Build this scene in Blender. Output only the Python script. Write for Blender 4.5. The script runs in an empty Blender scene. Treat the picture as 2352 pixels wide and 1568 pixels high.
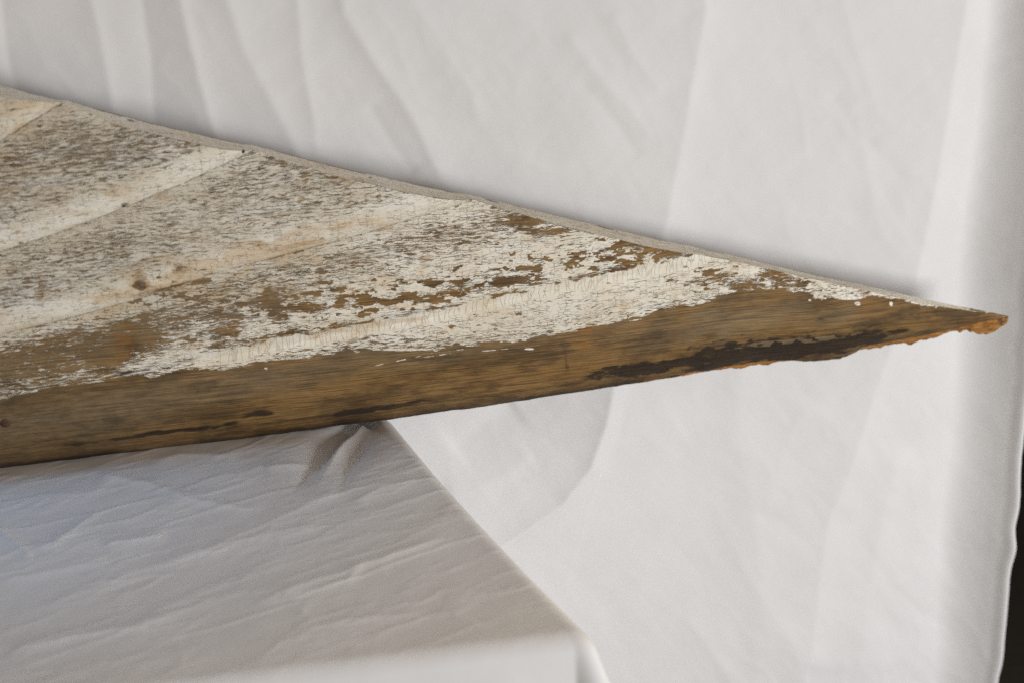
import bpy, math
import numpy as np
from mathutils import Vector

sc = bpy.context.scene
R_ = math.radians

# ------------------------------------------------------------------ camera
PITCH, YAW, LENS = 25.0, 14.0, 50.0
CAM = np.array([0.0, 0.0, 0.70])
cd = bpy.data.cameras.new('camera'); cam = bpy.data.objects.new('camera', cd)
sc.collection.objects.link(cam); sc.camera = cam
cam.location = CAM; cam.rotation_euler = (R_(90 - PITCH), 0, R_(-YAW))
cd.lens = LENS; cd.sensor_width = 36.0; cd.clip_start = .02; cd.clip_end = 50
cd.dof.use_dof = True; cd.dof.focus_distance = 1.43; cd.dof.aperture_fstop = 3.2

# ------------------------------------------------------------------ world + lamps
w = bpy.data.worlds.new('World'); sc.world = w; w.use_nodes = True
bg = w.node_tree.nodes['Background']
bg.inputs[0].default_value = (1.0, .81, .65, 1); bg.inputs[1].default_value = .238

def area(name, loc, target, sx, sy, power, col):
    ld = bpy.data.lights.new(name, 'AREA'); ld.shape = 'RECTANGLE'
    ld.size = sx; ld.size_y = sy; ld.energy = power; ld.color = col
    o = bpy.data.objects.new(name, ld); sc.collection.objects.link(o)
    o.location = loc
    o.rotation_euler = (Vector(target) - Vector(loc)).to_track_quat('-Z', 'Y').to_euler()
    return o
area('window_light', (2.0, -1.20, .20), (.5, 1.4, -.05), 1.0, 1.05, 70, (.915, .940, .975))
area('room_light', (2.2, 1.78, 1.25), (.0, 1.1, .0), .5, .5, 11, (1.0, .82, .56))
o = area('added_blue_light', (-.90, 1.23, .95), (-.12, 1.25, .0), .3, .12, .22, (.25, .56, 1.0)); o.data.spread = R_(42)  # added cool lamp, only tints the tabletop blue near the board

sc.view_settings.view_transform = 'Standard'; sc.view_settings.look = 'None'
sc.cycles.use_denoising = False; sc.cycles.use_adaptive_sampling = False
sc.view_settings.exposure = 0.0; sc.view_settings.gamma = 1.0
sc.view_settings.use_curve_mapping = False

# ------------------------------------------------------------------ camera maths (unit: photo pixel of a 2352x1568 view)
F_ = LENS / 36 * 2352
cp, sp, cy, sy = math.cos(R_(PITCH)), math.sin(R_(PITCH)), math.cos(R_(YAW)), math.sin(R_(YAW))
FW = np.array([sy * cp, cy * cp, -sp]); RT = np.array([cy, -sy, 0.]); UP = np.cross(RT, FW)

def rays(p):
    p = np.asarray(p, float)
    return FW + RT * ((p[..., 0:1] - 1176) / F_) + UP * ((784 - p[..., 1:2]) / F_)
def hit(p, p0, n):
    d = rays(p); t = np.dot(p0 - CAM, n) / (d @ n)
    return CAM + d * t[..., None]
def pix(P):
    q = P - CAM; z = q @ FW
    return 1176 + F_ * (q @ RT) / z, 784 - F_ * (q @ UP) / z

# ------------------------------------------------------------------ numpy noise
def vnoise(x, y, seed=0):
    rng = np.random.RandomState(seed); T = rng.rand(256, 256)
    xi = np.floor(x).astype(int); yi = np.floor(y).astype(int)
    fx = x - xi; fy = y - yi
    fx = fx * fx * fx * (fx * (fx * 6 - 15) + 10); fy = fy * fy * fy * (fy * (fy * 6 - 15) + 10)
    a = T[yi % 256, xi % 256]; b = T[yi % 256, (xi + 1) % 256]
    c = T[(yi + 1) % 256, xi % 256]; d = T[(yi + 1) % 256, (xi + 1) % 256]
    return (a + (b - a) * fx) * (1 - fy) + (c + (d - c) * fx) * fy
def fbm(x, y, seed=0, o=4, g=.5):
    s = 0; a = 1; n = 0
    for i in range(o):
        s = s + a * (vnoise(x, y, seed + i) - .5); n += a; a *= g; x = x * 2.03 + 11.3; y = y * 2.03 + 7.1
    return s / n
def sstep(a, b, x):
    t = np.clip((x - a) / (b - a), 0, 1); return t * t * (3 - 2 * t)
def blob(px, py, x, y, rx, ry, rot=0, soft=.35, nz=None):
    c, s = math.cos(R_(rot)), math.sin(R_(rot))
    dx, dy = px - x, py - y
    a = (dx * c - dy * s) / rx; b = (dx * s + dy * c) / ry
    d = np.sqrt(a * a + b * b)
    if nz is not None: d = d + nz
    return 1 - sstep(1 - soft, 1 + soft, d)
def line_sd(px, py, pts, want_t=False):
    """signed distance to a polyline, + = to the right/below when walking along it reversed (uses segment normal)"""
    best = np.full(px.shape, 1e9); sg = np.zeros(px.shape); tt = np.zeros(px.shape)
    L = 0; pts = [np.array(p, float) for p in pts]
    tot = sum(np.linalg.norm(b - a) for a, b in zip(pts, pts[1:]))
    for i, (a, b) in enumerate(zip(pts, pts[1:])):
        d = b - a; l = np.linalg.norm(d); d = d / l
        t = (px - a[0]) * d[0] + (py - a[1]) * d[1]
        tc = np.clip(t, 0, l)
        dx = px - a[0] - d[0] * tc; dy = py - a[1] - d[1] * tc
        dist = np.hypot(dx, dy)
        side = (px - a[0]) * d[1] - (py - a[1]) * d[0]
        m = dist < best
        best = np.where(m, dist, best); sg = np.where(m, np.sign(side), sg)
        tt = np.where(m, (L + tc) / tot, tt); L += l
    return best * sg, tt, best

# ------------------------------------------------------------------ mesh helpers
def grid_mesh(name, P, mat, parent=None, attrs=None, uv=None, smooth=True, flip=False):
    n, m, _ = P.shape
    me = bpy.data.meshes.new(name)
    me.vertices.add(n * m); me.vertices.foreach_set('co', P.reshape(-1).astype(np.float32))
    idx = np.arange(n * m).reshape(n, m)
    q = np.stack([idx[:-1, :-1], idx[1:, :-1], idx[1:, 1:], idx[:-1, 1:]], -1).reshape(-1, 4)
    if flip: q = q[:, ::-1]
    k = len(q)
    me.loops.add(k * 4); me.polygons.add(k)
    me.loops.foreach_set('vertex_index', q.reshape(-1).astype(np.int32))
    me.polygons.foreach_set('loop_start', np.arange(0, k * 4, 4, dtype=np.int32))
    me.update(calc_edges=True); me.validate()
    me.polygons.foreach_set('use_smooth', np.full(len(me.polygons), smooth))
    for a, v in (attrs or {}).items():
        at = me.attributes.new(a, 'FLOAT', 'POINT'); at.data.foreach_set('value', np.broadcast_to(v, (n, m)).reshape(-1).astype(np.float32))
    if uv is not None:
        at = me.attributes.new('grain', 'FLOAT_VECTOR', 'POINT')
        g = np.zeros((n, m, 3), np.float32); g[..., 0] = uv[0]; g[..., 1] = uv[1]
        if len(uv) > 2: g[..., 2] = uv[2]
        at.data.foreach_set('vector', g.reshape(-1))
    me.materials.append(mat)
    o = bpy.data.objects.new(name, me); sc.collection.objects.link(o)
    if parent: o.parent = parent
    return o

class NT:
    def __init__(s, name):
        s.m = bpy.data.materials.new(name); s.m.use_nodes = True
        s.t = s.m.node_tree; s.t.nodes.clear()
        s.out = s.t.nodes.new('ShaderNodeOutputMaterial'); s.b = s.t.nodes.new('ShaderNodeBsdfPrincipled')
        s.t.links.new(s.b.outputs[0], s.out.inputs[0])
    def set(s, sock, v):
        if isinstance(v, bpy.types.NodeSocket): s.t.links.new(v, sock)
        elif v is not None: sock.default_value = v
    def math(s, op, a, b=None, c=None, clamp=False):
        n = s.t.nodes.new('ShaderNodeMath'); n.operation = op; n.use_clamp = clamp
        s.set(n.inputs[0], a); s.set(n.inputs[1], b); s.set(n.inputs[2], c); return n.outputs[0]
    def add(s, a, b): return s.math('ADD', a, b)
    def sub(s, a, b): return s.math('SUBTRACT', a, b)
    def mul(s, a, b): return s.math('MULTIPLY', a, b)
    def ss(s, x, a, b, lo=0., hi=1.):
        n = s.t.nodes.new('ShaderNodeMapRange'); n.interpolation_type = 'SMOOTHSTEP'
        for i, v in enumerate((x, a, b, lo, hi)): s.set(n.inputs[i], v)
        return n.outputs[0]
    def attr(s, name, vec=False):
        n = s.t.nodes.new('ShaderNodeAttribute'); n.attribute_name = name; return n.outputs['Vector' if vec else 'Fac']
    def vec(s, x, y, z=0.):
        n = s.t.nodes.new('ShaderNodeCombineXYZ')
        for i, v in enumerate((x, y, z)): s.set(n.inputs[i], v)
        return n.outputs[0]
    def sep(s, v):
        n = s.t.nodes.new('ShaderNodeSeparateXYZ'); s.set(n.inputs[0], v); return n.outputs
    def vscale(s, v, k, off=(0, 0, 0)):
        n = s.t.nodes.new('ShaderNodeVectorMath'); n.operation = 'MULTIPLY_ADD'
        s.set(n.inputs[0], v); n.inputs[1].default_value = k; n.inputs[2].default_value = off; return n.outputs[0]
    def noise(s, v, scale=1., detail=3., rough=.55, dist=0.):
        n = s.t.nodes.new('ShaderNodeTexNoise'); s.set(n.inputs['Vector'], v)
        n.inputs['Scale'].default_value = scale; n.inputs['Detail'].default_value = detail
        n.inputs['Roughness'].default_value = rough; n.inputs['Distortion'].default_value = dist
        return n.outputs[0]
    def voro(s, v, feature='F1', rnd=.75):
        n = s.t.nodes.new('ShaderNodeTexVoronoi'); n.feature = feature; s.set(n.inputs['Vector'], v)
        n.inputs['Scale'].default_value = 1.; n.inputs['Randomness'].default_value = rnd
        return n.outputs['Color'] if feature == 'F1' else n.outputs['Distance']
    def mix(s, f, a, b):
        n = s.t.nodes.new('ShaderNodeMix'); n.data_type = 'RGBA'
        s.set(n.inputs[0], f)
        for sock, v in ((n.inputs[6], a), (n.inputs[7], b)):
            if isinstance(v, tuple) and len(v) == 3: v = v + (1,)
            s.set(sock, v)
        return n.outputs[2]
    def fmix(s, f, a, b):
        n = s.t.nodes.new('ShaderNodeMix'); n.data_type = 'FLOAT'
        s.set(n.inputs[0], f); s.set(n.inputs[2], a); s.set(n.inputs[3], b); return n.outputs[0]
    def bump(s, h, strength, dist, prev=None):
        n = s.t.nodes.new('ShaderNodeBump'); n.inputs['Strength'].default_value = strength
        n.inputs['Distance'].default_value = dist; s.set(n.inputs['Height'], h)
        if prev is not None: s.set(n.inputs['Normal'], prev)
        return n.outputs[0]
    def pos(s):
        n = s.t.nodes.new('ShaderNodeTexCoord'); return n.outputs['Object']

# ------------------------------------------------------------------ materials
def cloth_material(name, col):
    N = NT(name); p = N.pos()
    wv = N.noise(p, 900, 2, .7); wv2 = N.noise(p, 2600, 1, .5)
    soft = N.noise(p, 14, 3, .5)
    c = N.mix(N.ss(soft, .3, .7), tuple(x * .975 for x in col), col)
    c = N.mix(N.ss(N.add(N.mul(wv, .6), N.mul(wv2, .4)), .3, .7), N.mix(.05, c, (.3, .29, .28)), c)
    N.set(N.b.inputs['Base Color'], c)
    N.b.inputs['Roughness'].default_value = .85; N.b.inputs['Specular IOR Level'].default_value = .15
    N.b.inputs['Sheen Weight'].default_value = .12; N.b.inputs['Sheen Roughness'].default_value = .5
    wr = N.noise(N.vscale(p, (1, 1, .7)), 28, 4, .5, .6)
    b1 = N.bump(wr, .10, .004); b2 = N.bump(wv, .10, .0006, b1)
    N.set(N.b.inputs['Normal'], b2)
    return N.m

def wood_colour(N, g, grey, dark, rust):
    x, y, z = N.sep(g)[0], N.sep(g)[1], N.sep(g)[2]
    warp = N.noise(N.vec(N.mul(x, 6), N.mul(y, 20)), 1, 3, .5)
    yy = N.add(y, N.mul(warp, .0035))
    g1 = N.noise(N.vec(N.mul(x, 9), N.mul(yy, 640)), 1, 4, .7)
    g2 = N.noise(N.vec(N.mul(x, 32), N.mul(yy, 1500)), 1, 3, .7)
    blot = N.noise(N.vec(N.mul(x, 16), N.mul(y, 34)), 1, 4, .6)
    grain = N.add(N.mul(g1, .52), N.mul(g2, .48))
    gf = N.ss(grain, .38, .62)
    c = N.mix(gf, (.085, .043, .013), (.345, .200, .068))
    c = N.mix(N.ss(blot, .44, .62), c, N.mix(gf, (.042, .024, .010), (.180, .102, .035)))
    cg = N.mix(gf, (.135, .096, .052), (.310, .235, .135))
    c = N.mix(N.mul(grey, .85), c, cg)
    rn = N.noise(N.vec(N.mul(x, 60), N.mul(y, 90)), 1, 4, .6)
    rf = N.ss(N.add(N.add(rust, N.mul(N.sub(rn, .5), 1.6)), N.mul(N.sub(grain, .5), 1.4)), .35, 1.0)
    c = N.mix(N.mul(rf, .75), c, N.mix(gf, (.19, .085, .022), (.33, .160, .045)))
    dn = N.noise(N.vec(N.mul(x, 70), N.mul(y, 220)), 1, 4, .65)
    df = N.ss(N.add(N.add(dark, N.mul(N.sub(dn, .5), .9)), N.mul(N.sub(grain, .5), .9)), .12, 1.0)
    c = N.mix(N.mul(df, .9), c, N.mix(gf, (.012, .009, .007), (.034, .023, .015)))
    return c, grain

def paint_material():
    N = NT('flaking_paint_on_wood')
    g = N.attr('grain', True); s = N.sep(g); x, y, r = s[0], s[1], s[2]
    wear, flake, grey, dark, rust, lip, dcr, stain = [N.attr(a) for a in ('wear', 'flake', 'grey', 'dark', 'rust', 'lip', 'dcr', 'stain')]
    wood, grain = wood_colour(N, g, grey, dark, rust)
    # warped coordinates
    wa = N.noise(N.vec(N.mul(x, 40), N.mul(y, 60)), 1, 3, .6)
    wb = N.noise(N.vec(N.mul(x, 300), N.mul(y, 300)), 1, 2, .6)
    xw = N.add(x, N.mul(wb, .0016)); yw = N.add(N.add(y, N.mul(wa, .010)), N.mul(wb, .0009))
    # long slits along the grain
    sl = N.noise(N.vec(N.mul(xw, 105), N.mul(yw, 1250)), 1, 3, .62)
    sl2 = N.noise(N.vec(N.mul(xw, 40), N.mul(yw, 420)), 1, 3, .6)
    sv = N.add(N.mul(sl, .62), N.mul(sl2, .38))
    slit = N.ss(N.add(sv, N.mul(wear, .33)), .600, .622)
    # blocky flakes
    va = N.vec(N.mul(xw, 150), N.mul(yw, 330)); vb = N.vec(N.mul(xw, 90), N.mul(yw, 210), 3.3)
    ca = N.sep(N.voro(va, 'F1', .5))[0]; cb = N.sep(N.voro(vb, 'F1', .5))[1]
    ea = N.voro(va, 'DISTANCE_TO_EDGE', .5)
    clus = N.noise(N.vec(N.mul(x, 48), N.mul(y, 130)), 1, 3, .55)
    fa = N.add(N.add(N.mul(ca, .20), N.mul(clus, 1.0)), N.mul(flake, .55))
    fl = N.ss(fa, .885, .90)
    fb = N.add(N.add(N.mul(cb, .22), N.mul(clus, .9)), N.mul(flake, .62))
    fl = N.math('MAXIMUM', fl, N.ss(fb, .93, .945))
    # edge of chips rounds off where much has flaked
    crk = N.sub(1., N.ss(ea, N.add(.01, N.mul(flake, .08)), N.add(.05, N.mul(flake, .12))))
    crk = N.mul(crk, N.ss(N.noise(N.vec(N.mul(x, 60), N.mul(y, 90), 5.), 1, 3, .6), .42, .66, .04, .75))
    # tall chips across the rolled lip
    vl = N.vec(N.add(N.mul(xw, 175), N.mul(wa, .8)), N.mul(r, 30), 9.1)
    el = N.voro(vl, 'DISTANCE_TO_EDGE', 1.); cl = N.sep(N.voro(vl, 'F1', 1.))[0]
    crl = N.mul(N.sub(1., N.ss(el, .012, .055)), .38)
    fll = N.ss(N.add(N.add(N.mul(cl, .4), N.mul(flake, .5)), N.mul(clus, .5)), .86, .88)
    gone = N.fmix(N.mul(lip, .999), N.math('MAXIMUM', slit, fl), N.math('MAXIMUM', fll, N.ss(N.add(sv, N.mul(wear, .20)), .635, .65)))
    gone = N.math('MAXIMUM', gone, N.ss(N.add(N.add(wear, N.mul(N.sub(ca, .5), .10)), N.mul(N.sub(sv, .5), .5)), .90, .92))
    crack = N.fmix(lip, crk, crl)
    # the crack that runs along each crease
    jn = N.mul(N.sub(N.noise(N.vec(N.mul(x, 150), N.mul(y, 60), 2.), 1, 4, .7), .5), .006)
    cw = N.noise(N.vec(N.mul(x, 55), 0., 7.), 1, 3, .6)
    da = N.math('ABSOLUTE', N.add(dcr, jn))
    seam = N.mul(N.sub(1., N.ss(da, .0004, .0015)), N.ss(cw, .34, .46))
    seam2 = N.sub(1., N.ss(da, .0, N.add(N.mul(N.ss(cw, .60, .78), .0045), .00012)))
    crack = N.math('MAXIMUM', crack, seam)
    # paint colour
    pn = N.noise(N.vec(N.mul(x, 14), N.mul(y, 26)), 1, 4, .6)
    pc = N.mix(N.ss(pn, .35, .65), (.82, .745, .59), (.90, .85, .73))
    yel = N.noise(N.vec(N.mul(x, 30), N.mul(y, 55), 4.), 1, 4, .6)
    pc = N.mix(N.mul(N.ss(N.add(yel, N.mul(stain, .35)), .52, .80), .55), pc, (.62, .42, .20))
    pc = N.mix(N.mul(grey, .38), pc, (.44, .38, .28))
    pg = N.noise(N.vec(N.mul(x, 200), N.mul(yw, 900)), 1, 3, .7)
    pc = N.mix(N.ss(pg,   .45, .75, 0., .10), pc, (.34, .28, .19))
    spk = N.ss(N.noise(N.vec(N.mul(x, 85), N.mul(y, 190), 11.), 1, 3, .6), .62, .68)
    spk = N.mul(spk, N.ss(N.noise(N.vec(N.mul(x, 9), N.mul(y, 20), 12.), 1, 2, .5), .42, .58))
    pc = N.mix(N.mul(spk, .72), pc, (.42, .245, .085))
    rr = N.ss(N.add(N.add(rust, N.mul(N.sub(yel, .5), 1.4)), N.mul(N.sub(sv, .5), 1.6)), .35, .95)
    pc = N.mix(N.mul(rr, .6), pc, (.40, .25, .11))
    dd = N.ss(N.add(dark, N.mul(N.sub(yel, .5), 1.2)), .45, .85)
    pc = N.mix(N.mul(dd, .75), pc, (.09, .055, .03))
    crc = N.mix(.5, wood, (.15, .105, .058))
    och = N.ss(N.noise(N.vec(N.mul(x, 30), N.mul(y, 70), 8.), 1, 3, .6), .42, .60)
    wood = N.mix(N.mul(N.mul(och, N.sub(1., N.math('MINIMUM', wear, 1.))), .65), wood, N.mix(N.ss(grain, .38, .62), (.15, .082, .024), (.33, .205, .085)))
    col = N.mix(N.mul(crack, .62), pc, crc)
    col = N.mix(gone, col, wood)
    col = N.mix(N.mul(seam2, .8), col, (.07, .045, .025))
    N.set(N.b.inputs['Base Color'], col)
    N.b.inputs['Roughness'].default_value = .72
    N.set(N.b.inputs['Roughness'], N.fmix(gone, .62, .74))
    N.b.inputs['Specular IOR Level'].default_value = .28
    ph = N.mul(N.sub(1., gone), N.sub(1., N.mul(crack, .8)))
    ph = N.add(ph, N.mul(N.sub(sv, .5), .4))
    b = N.bump(N.add(grain, N.mul(sl2, .5)), .5, .0012)
    b = N.bump(ph, .9, .0011, b)
    N.set(N.b.inputs['Normal'], b)
    return N.m

def raw_wood_material():
    N = NT('raw_broken_wood'); p = N.pos(); s = N.sep(p)
    n = N.noise(N.vec(N.mul(s[0], 60), N.mul(s[1], 200), N.mul(s[2], 300)), 1, 4, .7)
    n2 = N.noise(p, 45, 4, .6)
    c = N.mix(N.ss(n, .35, .65), (.23, .092, .018), (.50, .235, .055))
    c = N.mix(N.ss(n2, .50, .62, 0., .85), c, (.05, .027, .014))
    N.set(N.b.inputs['Base Color'], c); N.b.inputs['Roughness'].default_value = .9
    N.set(N.b.inputs['Normal'], N.bump(n, .9, .002)); return N.m

def plain(name, col, rough=.7, metal=0., sc_=60):
    N = NT(name); n = N.noise(N.pos(), sc_, 4, .6)
    N.set(N.b.inputs['Base Color'], N.mix(N.ss(n, .35, .65), tuple(c * .6 for c in col), col))
    N.b.inputs['Roughness'].default_value = rough; N.b.inputs['Metallic'].default_value = metal
    N.set(N.b.inputs['Normal'], N.bump(n, .4, .002)); return N.m

M_SHEET = cloth_material('white_cotton_sheet', (.80, .785, .765))
M_TABLE = cloth_material('white_cotton_tablecloth', (.80, .785, .765))
M_PAINT = paint_material(); M_RAW = raw_wood_material()

# ------------------------------------------------------------------ board frame
PHI = R_(3)
XA = np.array([1., 0, 0]); VA = np.array([0, math.sin(PHI), math.cos(PHI)]); WA = np.array([0, -math.cos(PHI), math.sin(PHI)])
Z0 = np.array([0, 0, 1.])
PC = hit(np.array([[870., 962.]]), np.array([0, 0, .003]), Z0)[0]   # where the board rests on the cloth
DROP = .034
P0 = PC + DROP * WA
print('board base', P0)
def uv_of(p, w=0.):
    H = hit(np.array(p, float), P0 + w * WA, WA) - P0
    return H @ XA, H @ VA
def curve(p, w=0.):
    u, v = uv_of(p, w); o = np.argsort(u); u = u[o]; v = v[o]
    def f(x):
        y = np.interp(x, u, v)
        sl = (v[1] - v[0]) / (u[1] - u[0]); sr = (v[-1] - v[-2]) / (u[-1] - u[-2])
        y = np.where(x < u[0], v[0] + sl * (x - u[0]), y)
        return np.where(x > u[-1], v[-1] + sr * (x - u[-1]), y)
    return f, u, v
YB = PC[1] + .075            # the sheet hangs this far back

# ------------------------------------------------------------------ dark room behind the sheet
def slab(name, x0, x1, y0, y1, z0, z1, mat):
    me = bpy.data.meshes.new(name)
    v = [(x, y, z) for x in (x0, x1) for y in (y0, y1) for z in (z0, z1)]
    f = [(0, 1, 3, 2), (4, 6, 7, 5), (0, 4, 5, 1), (2, 3, 7, 6), (0, 2, 6, 4), (1, 5, 7, 3)]
    me.from_pydata(v, [], f); me.materials.append(mat)
    o = bpy.data.objects.new(name, me); sc.collection.objects.link(o); return o
wall = slab('wall', -2.5, 4, 3.4, 3.5, -.78, 2.2, plain('dark_brown_wall', (.030, .017, .008), .8)); wall['kind'] = 'structure'
floor = slab('floor', -2.5, 4, -1.5, 3.4, -.86, -.78, plain('dark_floor', (.008, .007, .007), .5)); floor['kind'] = 'structure'

# ------------------------------------------------------------------ hanging sheet
NX, NZ = 640, 640
zz = np.linspace(-.775, 1.05, NZ); BP = np.array([0, YB - .10, 0]); BN = np.array([0, -1., 0])
bxp = ([-900, 0, 300, 560, 700, 1000, 1200, 1568, 2200], [2330, 2262, 2232, 2196, 2192, 2180, 2155, 2140, 2120])
def margin(px, py):            # the right margin swings forward, towards the camera
    d = np.clip(px - np.interp(py, *bxp), 0, None)
    return .135 * (1 - np.exp(-d * d / (2 * 120. ** 2)))
XX, ZZ = np.meshgrid(np.linspace(.4, 1.6, 900), zz)
Q = np.stack([XX, np.full_like(XX, YB), ZZ], -1); qx, qy = pix(Q)
Q[..., 1] -= margin(qx, qy); qx, qy = pix(Q)
over = qx > np.interp(qy, [-900, 0, 1000, 1117, 1260, 1420, 1568, 2400], [2486, 2426, 2350, 2337, 2324, 2305, 2290, 2180])
xr = XX[np.arange(NZ), np.argmax(over, 1)]
kk = np.ones(31) / 31; xr = np.convolve(np.pad(xr, 15, mode='edge'), kk, 'valid')
xr = xr + .0010 * np.sin(zz * 55 + np.sin(zz * 23) * 2)
s_ = np.linspace(0, 1, NX)
X = -.75 + (xr[:, None] + .75) * s_[None, :]
Z = np.repeat(zz[:, None], NX, 1)
P = np.stack([X, np.full_like(X, YB), Z], -1)
px, py = pix(P)
h = np.zeros_like(X)
def fold(pts, A, wl, wr, rnd=4., fade=.12):
    """ridge (A>0) or valley; points listed top to bottom; wl/wr widths left and right in photo pixels"""
    global h
    wob = 10 * fbm(px / 140, py / 140, 91, 2)
    sd, t, ab = line_sd(px + wob, py, pts)
    sd = -sd                       # + = right of a line walked downwards
    soft = np.sqrt(sd * sd + rnd * rnd) - rnd
    prof = np.where(sd < 0, np.exp(-soft / wl), np.exp(-soft / wr))
    ends = sstep(0, fade, t) * (1 - sstep(1 - fade, 1, t)) if fade > 0 else 1
    h = h + A * prof * ends
V = lambda *a: [tuple(q) for q in a]
fold(V((-6, -900), (-6, -60), (8, 60), (44, 250), (60, 500)), -0.0039, 60, 26, 4, 0)
fold(V((180, -900), (205, -20), (240, 130), (262, 300), (270, 480)), 0.0039, 26, 60, 3, 0)
fold(V((300, -900), (322, -20), (345, 130), (354, 300), (356, 480)), -0.00325, 60, 26, 3, 0)
fold(V((330, -900), (405, -20), (450, 160), (500, 330), (560, 560)), 0.0052, 30, 90, 3, 0)
fold(V((470, -900), (520, 0), (560, 110), (625, 230), (700, 385), (760, 520)), 0.00455, 40, 60, 5, 0)
fold(V((640, -600), (690, 100), (715, 260), (735, 400)), 0.0026, 22, 30, 4)
fold(V((700, -700), (790, 30), (870, 160), (940, 260), (1010, 400), (1060, 470)), 0.0039, 45, 26, 5, .1)
fold(V((840, -500), (940, 0), (1010, 95), (1080, 210), (1110, 320)), 0.00325, 50, 90, 4)
fold(V((840, 230), (900, 330), (960, 410)), -0.0026, 30, 40, 5)
fold(V((1290, 60), (1350, 150), (1440, 250), (1500, 330)), 0.00175, 22, 26, 4)
fold(V((1320, 170), (1390, 260), (1470, 360)), -0.0015, 22, 26, 4)
fold(V((1400, 20), (1450, 130), (1520, 220)), 0.0015, 22, 20, 4)
fold(V((1620, -800), (1612, 20), (1580, 200), (1548, 380), (1512, 560), (1470, 720)), .011, 70, 170, 3, 0)
fold(V((1880, -300), (1960, 120), (2010, 250), (2080, 330)), 0.0015, 30, 26, 5)
fold(V((1900, 200), (1960, 300), (2080, 420)), -0.0015, 30, 26, 5)
fold(V((1960, 250), (1990, 400), (2020, 560)), 0.0015, 40, 30, 5)
fold(V((2260, -900), (2206, 0), (2160, 300), (2088, 640), (2040, 780), (1985, 930), (1940, 1060), (1890, 1180), (1850, 1500)), .010, 75, 150, 2.5, 0)
fold(V((1700, 700), (1690, 1000), (1740, 1300), (1720, 1700)), .006, 120, 120, 10, .15)
fold(V((1640, 1180), (1720, 1330), (1800, 1440), (1860, 1600)), 0.002, 40, 60, 4)
fold(V((1560, 1400), (1640, 1500), (1700, 1600)), 0.002, 30, 40, 4)
fold(V((2060, 1000), (2010, 1200), (1980, 1400), (1960, 1568)), .004, 60, 60, 8)
fold(V((1860, 900), (1800, 1020), (1740, 1180)), 0.002, 40, 50, 6)
# pocket under the board where the sheet is drawn in behind the table
sd, t, ab = line_sd(px, py, [(1420, 780), (1385, 955), (1350, 1060), (1280, 1150), (1150, 1240), (1000, 1320), (700, 1400)])
sd = -sd
h = h + .010 * np.exp(-np.abs(sd) / 30) * sstep(760, 940, py) - .022 * sstep(-10, 230, sd) * sstep(760, 960, py)
fold(V((1190, 930), (1120, 985), (1040, 1050)), -0.004, 40, 40, 10)
fold(V((1230, 1040), (1160, 1090), (1090, 1130), (1020, 1140)), 0.0025, 25, 35, 6)
fold(V((1420, 980), (1500, 1000), (1560, 960)), 0.0015, 40, 40, 8)
# the right margin swings forward
h = h + margin(px, py)
# broad undulation, creases of a packed sheet
em = 1 - np.exp(-((xr[:, None] - X) / .16) ** 2)
h = h + (.016 * fbm(X * 3.2, Z * 1.3, 5, 3) + .0022 * fbm(X * 13 + Z * 5, Z * 7, 6, 3, .4)) * em
rg = 1 - np.abs(fbm(X * 13 + Z * 7, Z * 9 - X * 4, 21, 3)) * 5
h = h + .0005 * np.clip(rg, 0, 1) ** 2
a_ = X * math.cos(.9) - Z * math.sin(.9); b_ = X * math.sin(.9) + Z * math.cos(.9)
h = h + .0024 * np.abs(fbm(a_ * 5, b_ * 17, 22, 4, .5)) * (.4 + 1.2 * np.clip(.5 + 2 * fbm(X * 3, Z * 3, 23, 2), 0, 1)) + .0020 * np.abs(fbm(a_ * 21 + 5, b_ * 6, 24, 4, .5))
# hem : rolled margin
hem = (xr[:, None] - X)
h = h + .004 * np.exp(-((hem - .004) / .004) ** 2) + .0008 * np.exp(-(hem / .020) ** 6)
P[..., 1] = YB - h
sheet = grid_mesh('hanging_sheet', P, M_SHEET)
sol = sheet.modifiers.new('cloth_thickness', 'SOLIDIFY'); sol.thickness = .0012; sol.offset = 0
sheet['label'] = 'large creased white sheet hung as a backdrop behind the wooden fragment'; sheet['category'] = 'sheet'

# ------------------------------------------------------------------ cloth over the table
A_ = hit(np.array([[1305., 1442.]]), np.zeros(3), Z0)[0]
Fl = hit(np.array([[270., 1572.]]), np.zeros(3), Z0)[0]
re = hit(np.array([[868., 962], [900, 1002], [960, 1076], [1060, 1188], [1180, 1316], [1305, 1442]]), np.zeros(3), Z0)
mF = (Fl[1] - A_[1]) / (Fl[0] - A_[0])
print('table corner', A_, 'front slope', mF, 'edge', re[0])
ry = re[:, 1][::-1]; rx = re[:, 0][::-1]
def xe(y):
    v = np.interp(y, ry, rx)
    return np.where(y > ry[-1], rx[-1] - (y - ry[-1]) * .5, v)
depth = YB - .012 - A_[1]
pp = np.concatenate([-np.linspace(1.15, .0, 620) ** 1.0, np.linspace(.002, .06, 22), np.linspace(.07, .70, 40)])
qq = np.concatenate([-np.linspace(depth, 0, 330), np.linspace(.0015, .06, 26), np.linspace(.066, .76, 90)])
Pg, Qg = np.meshgrid(pp, qq)
rb = .015
def arc(e):
    a = np.clip(e / rb, 0, math.pi / 2)
    return rb * np.sin(a), -(rb * (1 - np.cos(a)) + np.clip(e - rb * math.pi / 2, 0, None))
xt = A_[0] + np.minimum(Pg, 0); yt = A_[1] - np.minimum(Qg, 0)
w_edge = sstep(-.55, 0, Qg)
yt = yt + mF * (xt - A_[0]) * np.clip(1 + np.minimum(Qg, 0) / depth, 0, 1)
xt = xt + (xe(yt) - A_[0]) * sstep(-1.1, -.0, Pg)
cor = (Pg > 0) & (Qg > 0)
e = np.where(cor, np.hypot(Pg, Qg), np.maximum(np.maximum(Pg, Qg), 0))
th = np.where(cor, np.arctan2(Qg, Pg), np.where(Qg > 0, math.pi / 2, 0))
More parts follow.
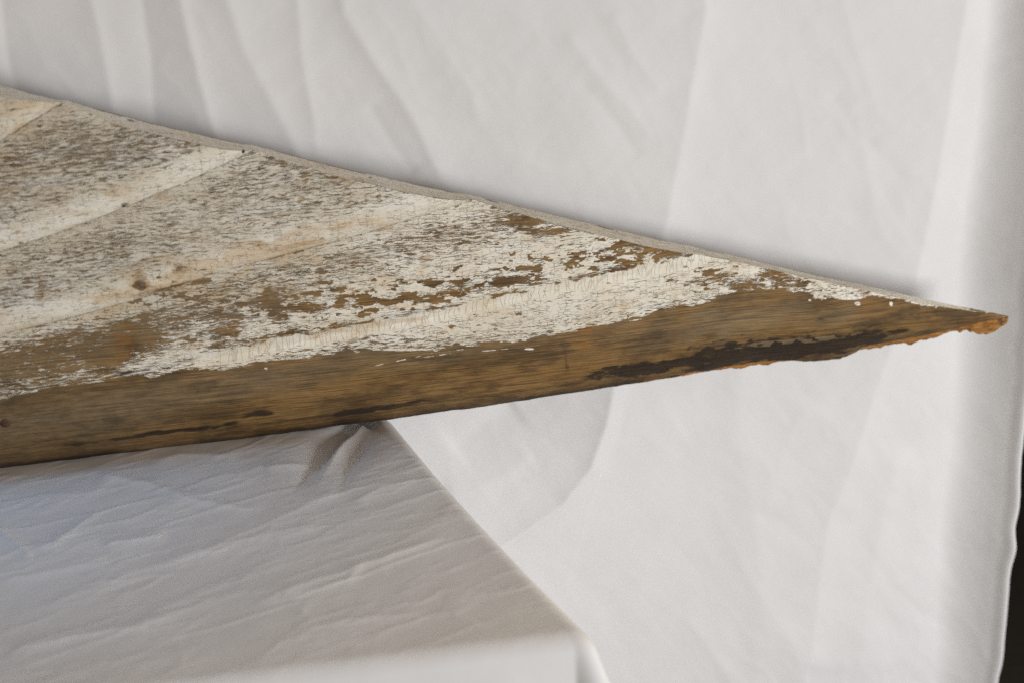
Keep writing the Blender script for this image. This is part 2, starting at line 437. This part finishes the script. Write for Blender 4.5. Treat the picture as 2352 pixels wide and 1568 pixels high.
ou, zd = arc(e)
ou = ou + np.where(cor, e * .34 * np.sin(2 * th) ** 2, 0)
# soft pleats of the front drop
pl = (.012 * fbm(xt * 11, xt * 0 + e * 1.2, 31, 3) + .010 * np.exp(-((xt - A_[0] + .055 + e * .05) / .02) ** 2)) * sstep(.015, .15, e)
ou = ou + np.where(e > 0, np.clip(e, 0, .7) * .10 + pl, 0)
Xc = xt + ou * np.cos(th); Yc = yt - ou * np.sin(th) * 1.0; Zc = zd
P = np.stack([Xc, Yc, Zc], -1)
px, py = pix(P); top = 1 - sstep(0, .02, e)
h = np.zeros_like(px)
def crease(pts, A, wl, wr, rnd=3, fade=.2, f2=None):
    f2 = f2 or fade
    global h
    wob = 9 * fbm(px / 60, py / 60, 77, 3)
    sd, t, ab = line_sd(px, py + wob, pts); sd = -sd; A = A * 1.25; rnd = rnd * .7
    soft = np.sqrt(sd * sd + rnd * rnd) - rnd
    h = h + A * np.where(sd < 0, np.exp(-soft / wl), np.exp(-soft / wr)) * sstep(0, fade, t) * (1 - sstep(1 - f2, 1, t)) * top
for c in [
    (((180, 1085), (330, 1110), (450, 1150), (560, 1170), (620, 1160)), .0016, 14, 8),
    (((-20, 1200), (30, 1245), (80, 1285)), .0018, 10, 8),
    (((60, 1268), (130, 1250), (190, 1200), (240, 1175)), .0014, 8, 8),
    (((230, 1262), (260, 1248), (320, 1238), (390, 1226)), .0018, 7, 10),
    (((0, 1420), (160, 1370), (300, 1320), (480, 1262), (620, 1200), (760, 1140), (960, 1090)), .0012, 22, 10),
    (((560, 1402), (700, 1345), (860, 1290), (960, 1255), (1060, 1225)), .0016, 16, 8),
    (((0, 1500), (160, 1462), (320, 1440), (400, 1415), (440, 1395)), .0016, 12, 9),
    (((400, 1280), (500, 1265), (620, 1225), (760, 1205)), .0012, 16, 8),
    (((600, 1075), (690, 1068), (740, 1055)), .0016, 8, 7),
    (((340, 1060), (420, 1045), (560, 1048)), .0012, 10, 10),
    (((650, 1460), (800, 1425), (1000, 1400)), .0010, 14, 10),
    (((-20, 1340), (120, 1310), (260, 1290)), .0012, 14, 10),
    (((800, 1160), (880, 1120), (970, 1100)), .0010, 12, 8),
    (((640, 1380), (800, 1330), (840, 1290)), .0012, 10, 12)]:
    crease(*c)
crease(((850, 940), (760, 1020), (700, 1095), (660, 1150)), -.020, 20, 18, 6, .05, .85)
crease(((845, 950), (790, 1010), (745, 1080), (720, 1130)), .014, 14, 16, 6, .12, .85)
crease(((858, 985), (820, 1040), (790, 1100), (770, 1160)), -.008, 14, 26, 6, .2, .85)
rg = 1 - np.abs(fbm(Xc * 9 + Yc * 5 + 3, Yc * 34 - Xc * 11, 41, 4)) * 5
h = h + (.0007 * np.clip(rg, 0, 1) ** 2 + .005 * fbm(Xc * 5, Yc * 6, 43, 3) + (.0009 * fbm(Xc * 6 + Yc * 4, Yc * 13 - Xc * 6, 44, 5, .5) + .0008 * np.abs(fbm(Xc * 5 + 9, Yc * 20 - Xc * 11, 47, 4, .5)) + .0018 * np.abs(fbm(Xc * 12 + Yc * 9, Yc * 14 - Xc * 4 + 4, 48, 4, .5)) * np.clip(.3 + 3 * fbm(Xc * 4, Yc * 5, 49, 2), 0, 1))) * top
h = h * (1 - .6 * sstep(-.03, 0, Qg) * top)
P[..., 2] = Zc + h
cloth = grid_mesh('tablecloth', P, M_TABLE, flip=True)
cloth['label'] = 'wrinkled white cloth draped over a table corner, beneath the wooden fragment'; cloth['category'] = 'tablecloth'

# ------------------------------------------------------------------ the carved wooden fragment
low_px = [(0, 1072), (200, 1047), (430, 1019), (640, 992), (870, 962), (1000, 944), (1120, 929), (1230, 912), (1370, 892), (1460, 879), (1540, 867),
          (1600, 851), (1700, 836), (1760, 828), (1820, 826), (1850, 830), (1943, 822), (1967, 815), (1970, 806), (2050, 788), (2094, 779), (2177, 762), (2240, 746), (2287, 733), (2318, 728)]
raw_px = [(1370, 893), (1500, 873), (1540, 868), (1560, 866), (1600, 861), (1650, 851), (1709, 845), (1780, 836), (1820, 829), (1850, 831), (1943, 823), (1967, 816), (1971, 811), (2050, 803), (2094, 795), (2150, 784),
          (2177, 779), (2188, 770), (2200, 768), (2207, 771), (2260, 761), (2304, 752), (2318, 741), (2322, 731)]
top_px = [(0, 218), (132, 231), (180, 250), (262, 281), (386, 311), (480, 330), (573, 342), (640, 364), (744, 391), (827, 412), (937, 437), (1010, 449), (1075, 457), (1140, 475), (1268, 513), (1405, 546), (1543, 576), (1667, 597), (1838, 637), (1960, 663), (2103, 695), (2240, 718), (2318, 727)]
f_low, lu, _ = curve(low_px); f_top, _, _ = curve(top_px); f_raw, ru_, _ = curve(raw_px)
cr_px = [[(0, 325), (60, 285), (140, 238)],
         [(0, 577), (130, 535), (250, 490), (420, 420), (590, 341)],
         [(0, 766), (160, 728), (300, 690), (520, 618), (800, 545), (950, 500), (1085, 459)],
         [(0, 922), (250, 872), (500, 818), (650, 793), (800, 762), (1000, 728), (1200, 682), (1400, 640), (1640, 592)]]
f_c = [curve(c)[0] for c in cr_px]
uL = -1.28; uT = lu[-1]
u0 = uv_of([(0, 1072)])[0][0]
us = np.concatenate([np.linspace(u0 - .42, u0 - .02, 110), np.linspace(u0 - .018, uT, 1040)])
NV = 400
vhi = f_top(us)
hb0 = np.clip(vhi - f_low(us), 0, 1); kd = np.minimum(DROP, hb0 * .45) / DROP
f_low2 = curve(low_px, -DROP)[0]; f_raw2 = curve(raw_px, -DROP)[0]
_f1, _f2, _r1, _r2 = f_low, f_low2, f_raw, f_raw2
f_low = lambda x: _f1(x) + (_f2(x) - _f1(x)) * np.interp(x, us, kd)
f_raw = lambda x: _r1(x) + (_r2(x) - _r1(x)) * np.interp(x, us, kd)
vlo = f_low(us)
vlo = np.where(us < u0, np.interp(us, [u0 - .42, u0], [vlo[109] * 0 + f_low(np.array([u0]))[0], f_low(np.array([u0]))[0]]), vlo)
vhi = np.where(us < u0, np.minimum(vhi, f_top(np.array([u0]))[0] + (u0 - us) * .36), vhi)
rough_w = sstep(uv_of([(1250, 905)])[0][0], uv_of([(1500, 870)])[0][0], us)
fin = sstep(uT, uT - .05, us)
vlo = vlo + (.0028 * fbm(us * 45, us * 0, 3, 5, .65)) * rough_w * (1 - .6 * sstep(uT - .20, uT - .10, us)) * (1 - sstep(uT - .03, uT, us)) + .0022 * fbm(us * 30, us * 0, 9, 4, .6) * (1 - rough_w)
vhi = np.maximum(vhi + .0012 * fbm(us * 40, us * 0, 4, 4), vlo + .0004)
t = np.linspace(0, 1, NV)
U = np.repeat(us[:, None], NV, 1); Vv = vlo[:, None] + (vhi - vlo)[:, None] * t[None, :]
G = P0 + U[..., None] * XA + Vv[..., None] * VA
px, py = pix(G)
C = [f(U) for f in f_c]
C0 = C[0] + (C[0] - C[1]) * .9
Cs = [C0] + C
H = [.0165, .0165, .0165, .0115]
rel = np.zeros_like(U); dcr = np.full_like(U, .03)
lipm = np.zeros_like(U); under = np.zeros_like(U)
for k in range(4):
    a, b = Cs[k], Cs[k + 1]
    wd = np.maximum(a - b, .02); q = (a - Vv) / wd
    ins = (q >= 0) & (q < 1)
    qq_ = np.clip(q, 0, 1); hk = H[k]
    if k == 3: hk = hk * (1 - .55 * sstep(900, 1640, px))
    rise = hk * (1 - (1 - qq_) ** 2.0)
    lw = .020 if k < 3 else .018
    dl = Vv - b
    tt_ = np.clip(dl / lw, 0, 1); lipf = np.sqrt(np.clip(1 - (1 - tt_) ** 2, 0, 1))
    if k == 3: lipf = sstep(-.2, 1, tt_) 
    rel = np.where(ins, rise * lipf, rel)
    if k < 3: dcr = np.where(np.abs(Vv - b) < np.abs(dcr), Vv - b, dcr)
    if k < 3: under = np.maximum(under, np.exp(-np.clip(b - Vv, 0, 1) / .05) * (Vv < b))
d4 = C[3] - Vv
rel = np.where(Vv < C[3], .0030 * sstep(0, .018, d4) * (1 - sstep(900, 1640, px)) + .0085 * 0, rel)
rel = np.where(Vv > Cs[0], .006, rel)
dlow = Vv - vlo[:, None]
hb = (vhi - vlo)[:, None]
wid = np.minimum(.085, hb * .75)
rel = rel - np.minimum(DROP, hb * .45) * np.clip(1 - dlow / np.maximum(wid, 1e-4), 0, 1) ** 2.3
fadeR = sstep(0, .012, hb)
rel = rel * fadeR
# upper arris slightly rounded, scallops, dents
dtop = vhi[:, None] - Vv
rel = rel - .0020 * np.exp(-dtop / .004) * (1 + 2 * fbm(U * 30, U * 0, 15, 3))
rel = rel + .0007 * fbm(U * 25, Vv * 60, 12, 4) + .0005 * fbm(U * 30, Vv * 500, 13, 3)
edge_bad = sstep(1380, 1600, px) * np.exp(-dlow / .012)
rel = rel + .002 * fbm(U * 50, Vv * 90, 14, 4) * edge_bad
G = G + rel[..., None] * WA

# ---- wear maps, tied to the wood; dark also carries painted contact shade
nz = 2.6 * fbm(U * 40, Vv * 110, 50, 5, .62); nz2 = .5 * fbm(U * 120, Vv * 300, 51, 3)
B = lambda *a, **k: blob(px, py, *a, nz=nz, **k)
wear = np.full_like(U, .10) + .24 * fbm(U * 9, Vv * 22, 60, 4)
def facet(k, lo, hi, val, fx0=0, fx1=9999):
    """wear as a function of depth below crease k (metres)"""
    dd = C[k] - Vv
    return val * (1 - sstep(lo, hi, dd)) * (dd > -.0005) * (dd < .5)
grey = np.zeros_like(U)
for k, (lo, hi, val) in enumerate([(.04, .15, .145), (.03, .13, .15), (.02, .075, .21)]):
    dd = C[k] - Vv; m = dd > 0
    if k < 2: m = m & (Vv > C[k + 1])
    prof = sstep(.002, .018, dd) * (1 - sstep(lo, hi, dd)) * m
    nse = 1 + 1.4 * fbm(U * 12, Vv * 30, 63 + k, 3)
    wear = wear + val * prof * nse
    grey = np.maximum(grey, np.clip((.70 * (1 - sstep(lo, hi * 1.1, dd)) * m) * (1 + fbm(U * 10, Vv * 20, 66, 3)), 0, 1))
# right of the third crease the paint is sounder
sound = sstep(760, 1100, px) * (Vv < C[2])
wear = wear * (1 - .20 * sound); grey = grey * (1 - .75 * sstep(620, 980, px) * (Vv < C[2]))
# smooth lips keep their paint
for k in range(3):
    dl = Vv - C[k]; m = (dl > 0) & (dl < .05)
    keep = (1 - sstep(.012, .034, dl)) * m
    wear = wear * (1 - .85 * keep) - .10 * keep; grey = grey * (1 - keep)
# brown, nearly bare field at the lower left
dd3 = C[2] - Vv
lf = (1 - sstep(120, 620, px - (py - 800) * .4)) * (dd3 > 0) * sstep(.004, .03, dd3)
wear = wear + .27 * lf
wear = np.where((Vv > C[2]), np.minimum(wear, .62), wear)
for b_ in [(1090, 655, 70, 18, 5), (1200, 640, 60, 14, 5), (1180, 672, 40, 12, 0), (1010, 700, 40, 10, 5), (930, 715, 40, 9, 8),
           (1370, 630, 60, 8, 8), (1440, 612, 36, 10, 5), (1500, 570, 90, 11, -12), (1290, 655, 50, 9, 8), (620, 690, 30, 14, 0), (700, 700, 36, 10, 0),
           (640, 722, 24, 9, 0), (660, 760, 60, 14, 5), (520, 745, 40, 20, 20), (1205, 500, 45, 14, 0), (1700, 655, 40, 14, -10), (1800, 640, 50, 12, -15),
           (1640, 640, 36, 9, 5), (300, 780, 60, 26, 20), (520, 790, 30, 10, 5), (780, 745, 50, 8, 10), (860, 735, 30, 8, 6), (1250, 530, 50, 7, 0)]:
    wear = wear + .38 * B(*b_, soft=.8)
flake = np.zeros_like(U)
band = C[3]
dd4 = Vv - band
flake = .33 * np.exp(-((dd4 - .030) / .022) ** 2) * sstep(700, 1000, px) * (1 - sstep(1750, 1900, px))
flake = flake + .34 * B(700, 700, 260, 50, 5, soft=.8) + .25 * B(1600, 620, 180, 40, -8, soft=.8) + .10
flake = flake * (1 - .9 * ((Vv > C[2]) & (px < 1100)))
flake = flake + .30 * B(420, 640, 120, 30, 15, soft=.7) + .18 * B(120, 560, 120, 60, 0, soft=.8)
# bare strip under the paint
bp = np.array([(0, 920), (100, 893), (250, 868), (420, 853), (560, 838), (700, 820), (820, 805), (1000, 800), (1130, 792), (1220, 778), (1320, 762), (1400, 745), (1500, 722), (1590, 700), (1700, 672), (1780, 668), (1850, 680), (1930, 692), (2010, 684), (2060, 690), (2120, 702), (2318, 727)], float)
yb = np.interp(px, bp[:, 0], bp[:, 1]); yb = np.where(px < 0, 920 + px * -.18, yb)
fd = (py - yb) + 26 * fbm(U * 55, Vv * 190, 70, 4) + 10 * fbm(U * 170, Vv * 420, 71, 3)
bare = sstep(-9, 7, fd)
fr = sstep(-60, 0, fd) * .14
wear = np.maximum(wear + fr, bare * 1.25)
for b_ in [(1970, 698, 8, 5), (2047, 699, 5, 6), (1955, 684, 32, 6), (610, 843, 5, 3), (925, 800, 60, 3), (1215, 800, 12, 3), (1860, 690, 4, 3)]:
    wear = wear * (1 - blob(px, py, *b_, soft=.3))
for b_ in [(1010, 812, 60, 1.6, 9), (930, 822, 40, 1.8, 12), (1060, 800, 60, 1.3, 6), (1130, 802, 50, 1.2, 5), (880, 832, 26, 1.6, 14), (1460, 735, 26, 2, 8), (1290, 742, 18, 3, 10)]:
    wear = wear * (1 - .95 * blob(px, py, *b_, soft=.5) * (fbm(U * 160, Vv * 40, 75, 2) > -.08))
lipm = sstep(-.007, -.003, dd4 + .008 * fbm(U * 60, U * 0, 73, 3)) * (1 - sstep(.006, .009, dd4 + .016 * fbm(U * 75, U * 0, 72, 4))) * sstep(440, 560, px) * (1 - sstep(1640, 1680, px))
lipw = (dd4 > -.012) & (dd4 < .018)
wear = wear - .5 * lipm * lipw * (bare < .5)
flake = flake * (1 - .75 * lipm)
wear = wear - .13 * sstep(-.014, -.008, dd4) * (1 - sstep(.012, .024, dd4)) * (1 - sstep(540, 620, px)) * (bare < .6)
bareB = sstep(.7, 1, bare)
grey = grey + .55 * (1 - sstep(.0, .035, np.abs(C[3] - .03 - Vv))) * (1 - sstep(1300, 1600, px)) + .5 * B(1750, 730, 200, 40, 5, soft=.8) + .35 * B(1500, 760, 160, 30, 5, soft=.8) + .4 * (1 - sstep(0, 600, px)) * bare
grey = np.clip(grey + .5 * fbm(U * 12, Vv * 30, 80, 3), 0, 1)
rust = np.zeros_like(U)
for b_, a in [((1345, 765, 34, 40, 20), 1.0), ((780, 402, 34, 8, -18), 1.0), ((300, 292, 36, 7, -12), .7), ((410, 606, 30, 14, 0), .9), ((330, 640, 16, 24, 10), 1.), ((380, 655, 70, 12, 12), .9),
              ((695, 425, 9, 26, -15), .9), ((600, 548, 16, 10, 0), .7), ((700, 548, 60, 7, 12), .8), ((935, 520, 36, 9, 15), .6), ((980, 586, 20, 7, 20), .9), ((1400, 555, 50, 10, -12), .6), ((1690, 600, 22, 7, -15), .8),
              ((1720, 645, 16, 18, 0), .7), ((1795, 632, 28, 10, -20), .9), ((1990, 705, 14, 40, 0), .8), ((290, 780, 34, 30, 0), .8), ((95, 655, 9, 26, -15), .8), ((530, 745, 24, 20, 0), .8), ((2200, 745, 120, 12, 12), .6),
              ((1520, 768, 110, 24, 10), .55), ((1840, 735, 60, 12, 10), .5), ((1200, 870, 200, 24, 8), .45), ((1380, 850, 120, 26, 8), .6), ((980, 870, 130, 16, 8), .3), ((600, 950, 120, 14, 8), .4), ((210, 350, 14, 26, 0), .4), ((265, 420, 12, 22, 0), .5), ((1420, 560, 40, 8, -12), .5)]:
    rust = np.maximum(rust, a * B(*b_, soft=.7))
dark = .34 * (1 - sstep(0, 900, px)) * bare + .12 * bare
for b_, a in [((1540, 856, 180, 20, 7), 1.5), ((1710, 834, 170, 34, 8), 1.6), ((1850, 808, 130, 36, 8), 1.6), ((1960, 792, 120, 24, 10), 1.3), ((1490, 775, 70, 17, 8), .48), ((1600, 758, 50, 14, 12), .30), ((600, 958, 60, 12, 5), 1.0), ((850, 955, 80, 9, 9), 1.2), ((930, 940, 60, 8, 8), .9),
              ((400, 1000, 130, 7, 7), 1.1), ((280, 1018, 90, 6, 7), .8), ((700, 975, 200, 7, 7), .6), ((1180, 915, 260, 5, 8), .55), ((1303, 835, 6, 26, 12), .55), ((1297, 790, 12, 6, 0), .5), ((470, 880, 40, 12, 8), .5), ((255, 965, 26, 12, 0), .6), ((100, 930, 60, 9, 0), .3),
              ((980, 820, 110, 8, 6), .55), ((1150, 800, 40, 9, 5), .45), ((325, 645, 12, 12, 0), .8), ((395, 652, 44, 5, 14), .9), ((408, 606, 14, 7, 0), .8), ((275, 266, 9, 4, -10), 1.), ((557, 338, 9, 5, -10), 1.), ((285, 465, 9, 7, 0), .8), ((590, 597, 14, 8, 0), .8), ((305, 790, 14, 22, 0), .5),
              ((295, 855, 34, 10, 10), .7), ((1200, 497, 34, 9, 0), .5), ((2060, 735, 120, 22, 12), .45), ((2190, 725, 60, 9, -12), .35), ((1100, 860, 26, 10, 0), .35), ((1380, 805, 18, 16, 0), .3), ((960, 800, 200, 7, 5), .3)]:
    dark = np.maximum(dark, a * B(*b_, soft=.6))
streak = sstep(.02, .09, fbm(U * 14, Vv * 130, 84, 4)) * bare
dark = np.maximum(dark, .42 * streak * sstep(0, 1, 1 - dlow / .07) )
dark = np.maximum(dark, 1.1 * np.exp(-dlow / .012) * (.55 + 1.5 * np.clip(fbm(U * 18, Vv * 40, 85, 3) + .25, 0, 1)) * (px < 1500))  # grime plus painted contact shade along the lower edge
# lichen-like scab in the dark patch
scab = B(1840, 790, 130, 9, 8, soft=.3) * (fbm(U * 90, Vv * 160, 88, 3) > -.05)
dark = dark * (1 - .75 * scab); grey = np.clip(grey + scab, 0, 1); rust = rust * (1 - scab)
stain = np.clip(.5 * B(420, 640, 260, 60, 15, soft=.9) + .4 * B(780, 690, 260, 80, 0, soft=.9) + .5 * B(650, 560, 220, 30, 12, soft=.9) + .5 * (1 - sstep(0, 300, px + (py - 300))) + .3 * B(250, 470, 160, 60, 0, soft=.9), 0, 1)
# grain: follows the lower rail, drifts upward on the upper rays
ug = U + 3; vg = Vv - .12 * sstep(.10, .40, Vv) * (U - uT) * .6 + .010 * fbm(U * 5, Vv * 9, 90, 3)
rr_ = dd4
obj_e = bpy.data.objects.new('pediment_fragment', None); sc.collection.objects.link(obj_e)
obj_e.location = P0
obj_e['label'] = 'weathered triangular wooden fragment with radiating grooves and flaking cream paint, resting on the tablecloth'
obj_e['category'] = 'wood carving'
def local(Pw): return Pw - P0
panel = grid_mesh('carved_panel', local(G), M_PAINT, obj_e, flip=False,
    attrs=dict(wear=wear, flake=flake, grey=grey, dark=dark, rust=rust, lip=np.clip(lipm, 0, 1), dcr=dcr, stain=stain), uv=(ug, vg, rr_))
# top edge, back and underside (one continuous body of board edge)
TH = .045
wtop = (G[:, -1] - P0) @ WA; wlow = (G[:, 0] - P0) @ WA
hbv = vhi - vlo
n1 = 26; s1 = np.linspace(0, 1, n1)[None, :]
th_u = TH * (.25 * sstep(-.004, .02, hbv) + .75 * sstep(.01, .15, hbv)) * (1 - .35 * sstep(.2, -.1, hbv))
wt = wtop[:, None] - (th_u[:, None] + wtop[:, None] * .3) * s1
out_px = [(0, 192), (275, 262), (551, 327), (799, 386), (1020, 434), (1158, 467), (1378, 518), (1516, 551), (1681, 588), (1847, 629), (1998, 659), (2177, 699), (2318, 727)]
fo1 = curve(out_px, 0.)[0](us); fo2 = curve(out_px, -TH)[0](us)
vo = fo1 + (fo2 - fo1) * np.clip((th_u) / TH, 0, 1)
vo = np.where(us < u0, vhi + (np.interp(u0, us, vo) - np.interp(u0, us, vhi)), vo)
vt = vhi[:, None] + (vo - vhi)[:, None] * s1 + .0008 * fbm(us[:, None] * 60, s1 * 3, 95, 4) * s1
T = P0 + us[:, None, None] * XA + vt[..., None] * VA + wt[..., None] * WA
T[:, 0] = G[:, -1]
tpx, tpy = pix(T)
tnz = .9 * fbm(us[:, None] * 45, s1 * 2, 97, 4)
twear = np.broadcast_to(.02 + .20 * np.clip(fbm(us[:, None] * 20, s1 * 3, 96, 4) * 2, -.5, 1), tpx.shape).copy()
twear = twear + .5 * sstep(2180, 2290, tpx) + .7 * np.exp(-((1 - s1) / .05) ** 2) * (fbm(us[:, None] * 16, s1 * 0, 98, 3) > .10)
twear = twear + .45 * (1 - sstep(0, .12, s1)) * (fbm(us[:, None] * 22, s1 * 0, 99, 3) > .04)
tdark = np.zeros_like(tpx)
for b_ in [(300, 278, 12, 3, -15), (790, 386, 30, 2, -15), (1130, 462, 26, 2, -15), (1390, 524, 30, 2, -15), (850, 409, 5, 2, 0)]:
    tdark = np.maximum(tdark, 1.1 * blob(tpx, tpy, *b_, nz=tnz, soft=.5))
Z1 = np.zeros_like(tpx)
top_edge = grid_mesh('top_edge', local(T), M_PAINT, obj_e,
    attrs=dict(wear=twear, flake=Z1 + .05, grey=Z1, dark=tdark, rust=Z1, lip=Z1, dcr=Z1 + .03, stain=Z1),
    uv=(us[:, None] + Z1 + 7, wt * 1.0 + 1, Z1))
top_edge['label'] = 'narrow greyish painted upper edge of the board'
# broken lower edge : chamfer of raw orange timber
vr = f_raw(us); xr0 = ru_[0]
k0 = np.clip(vlo - vr, 0, .02) * sstep(xr0 - .02, xr0 + .05, us)
k0 = k0 * (.75 + 1.3 * (fbm(us * 90, us * 0, 101, 4) + .2)) + .0006
n2 = 12; s2 = np.linspace(0, 1, n2)[None, :]
onr = sstep(xr0 - .02, xr0 + .04, us)
vb = vlo[:, None] - k0[:, None] * np.sqrt(s2) + .0009 * fbm(us[:, None] * 60, s2 * 4, 102, 3) * s2 * onr[:, None]
wb_ = wlow[:, None] - (.0035 + .002 * onr[:, None]) * s2 * np.clip(hbv[:, None] / .02, .15, 1) + .0012 * fbm(us[:, None] * 50, s2 * 9, 103, 4) * np.sin(math.pi * s2) * onr[:, None]
Bm = P0 + us[:, None, None] * XA + vb[..., None] * VA + wb_[..., None] * WA
Bm[:, 0] = G[:, 0]
i0 = int(np.searchsorted(us, xr0 - .02))
br = grid_mesh('broken_edge', local(Bm[i0:]), M_RAW, obj_e, flip=True)
br['label'] = 'raw splintered orange wood along the broken lower edge'
# back and underside
wback = wt[:, -1]
n3 = 8; s3 = np.linspace(0, 1, n3)[None, :, None]
K1 = Bm[:, -1].copy(); K1[:i0] = G[:i0, 0]
Kb = P0 + us[:, None] * XA + (vb[:, -1] + .0015)[:, None] * VA + (np.minimum(wback, wb_[:, -1] - .0005))[:, None] * WA
Kt = T[:, -1]
U1 = K1[:, None] * (1 - s3) + Kb[:, None] * s3
U2 = Kb[:, None] * (1 - s3) + Kt[:, None] * s3
BK = np.concatenate([U1, U2[:, 1:]], 1)
z2 = np.zeros(BK.shape[:2])
grid_mesh('board_back', local(BK), M_PAINT, obj_e, flip=True,
    attrs=dict(wear=z2 + 1.3, flake=z2, grey=z2, dark=z2 + .35, rust=z2, lip=z2, dcr=z2 + .03, stain=z2), uv=(us[:, None] + z2 + 5, np.cumsum(z2 + .02, 1), z2))

# nails
def lathe(name, prof, mat, parent, loc, n=20):
    me = bpy.data.meshes.new(name); v = []; f = []
    for r, z in prof:
        for i in range(n):
            a = 2 * math.pi * i / n; v.append((r * math.cos(a), r * math.sin(a), z))
    for j in range(len(prof) - 1):
        for i in range(n): f.append((j * n + i, j * n + (i + 1) % n, (j + 1) * n + (i + 1) % n, (j + 1) * n + i))
    f.append(tuple(reversed(range(n)))); f.append(tuple(range((len(prof) - 1) * n, len(prof) * n)))
    me.from_pydata(v, [], f); me.materials.append(mat)
    for p_ in me.polygons: p_.use_smooth = True
    o = bpy.data.objects.new(name, me); sc.collection.objects.link(o); o.parent = parent
    o.location = Vector(loc); o.rotation_euler = Vector(WA).to_track_quat('Z', 'Y').to_euler(); return o
M_NAIL = plain('rusted_iron', (.10, .055, .03), .7, .3, 400)
for x_, y_, r_ in [(12, 969, .0050), (557, 343, .0016), (285, 467, .0016)]:
    d_ = (px - x_) ** 2 + (py - y_) ** 2; i_ = np.unravel_index(np.argmin(d_), d_.shape)
    nl = lathe('nail', [(r_ * .3, -.006), (r_, -.0012), (r_, .0), (r_ * .8, .0007), (r_ * .3, .0009)], M_NAIL, obj_e, local(G[i_]))
print('verts', len(panel.data.vertices))
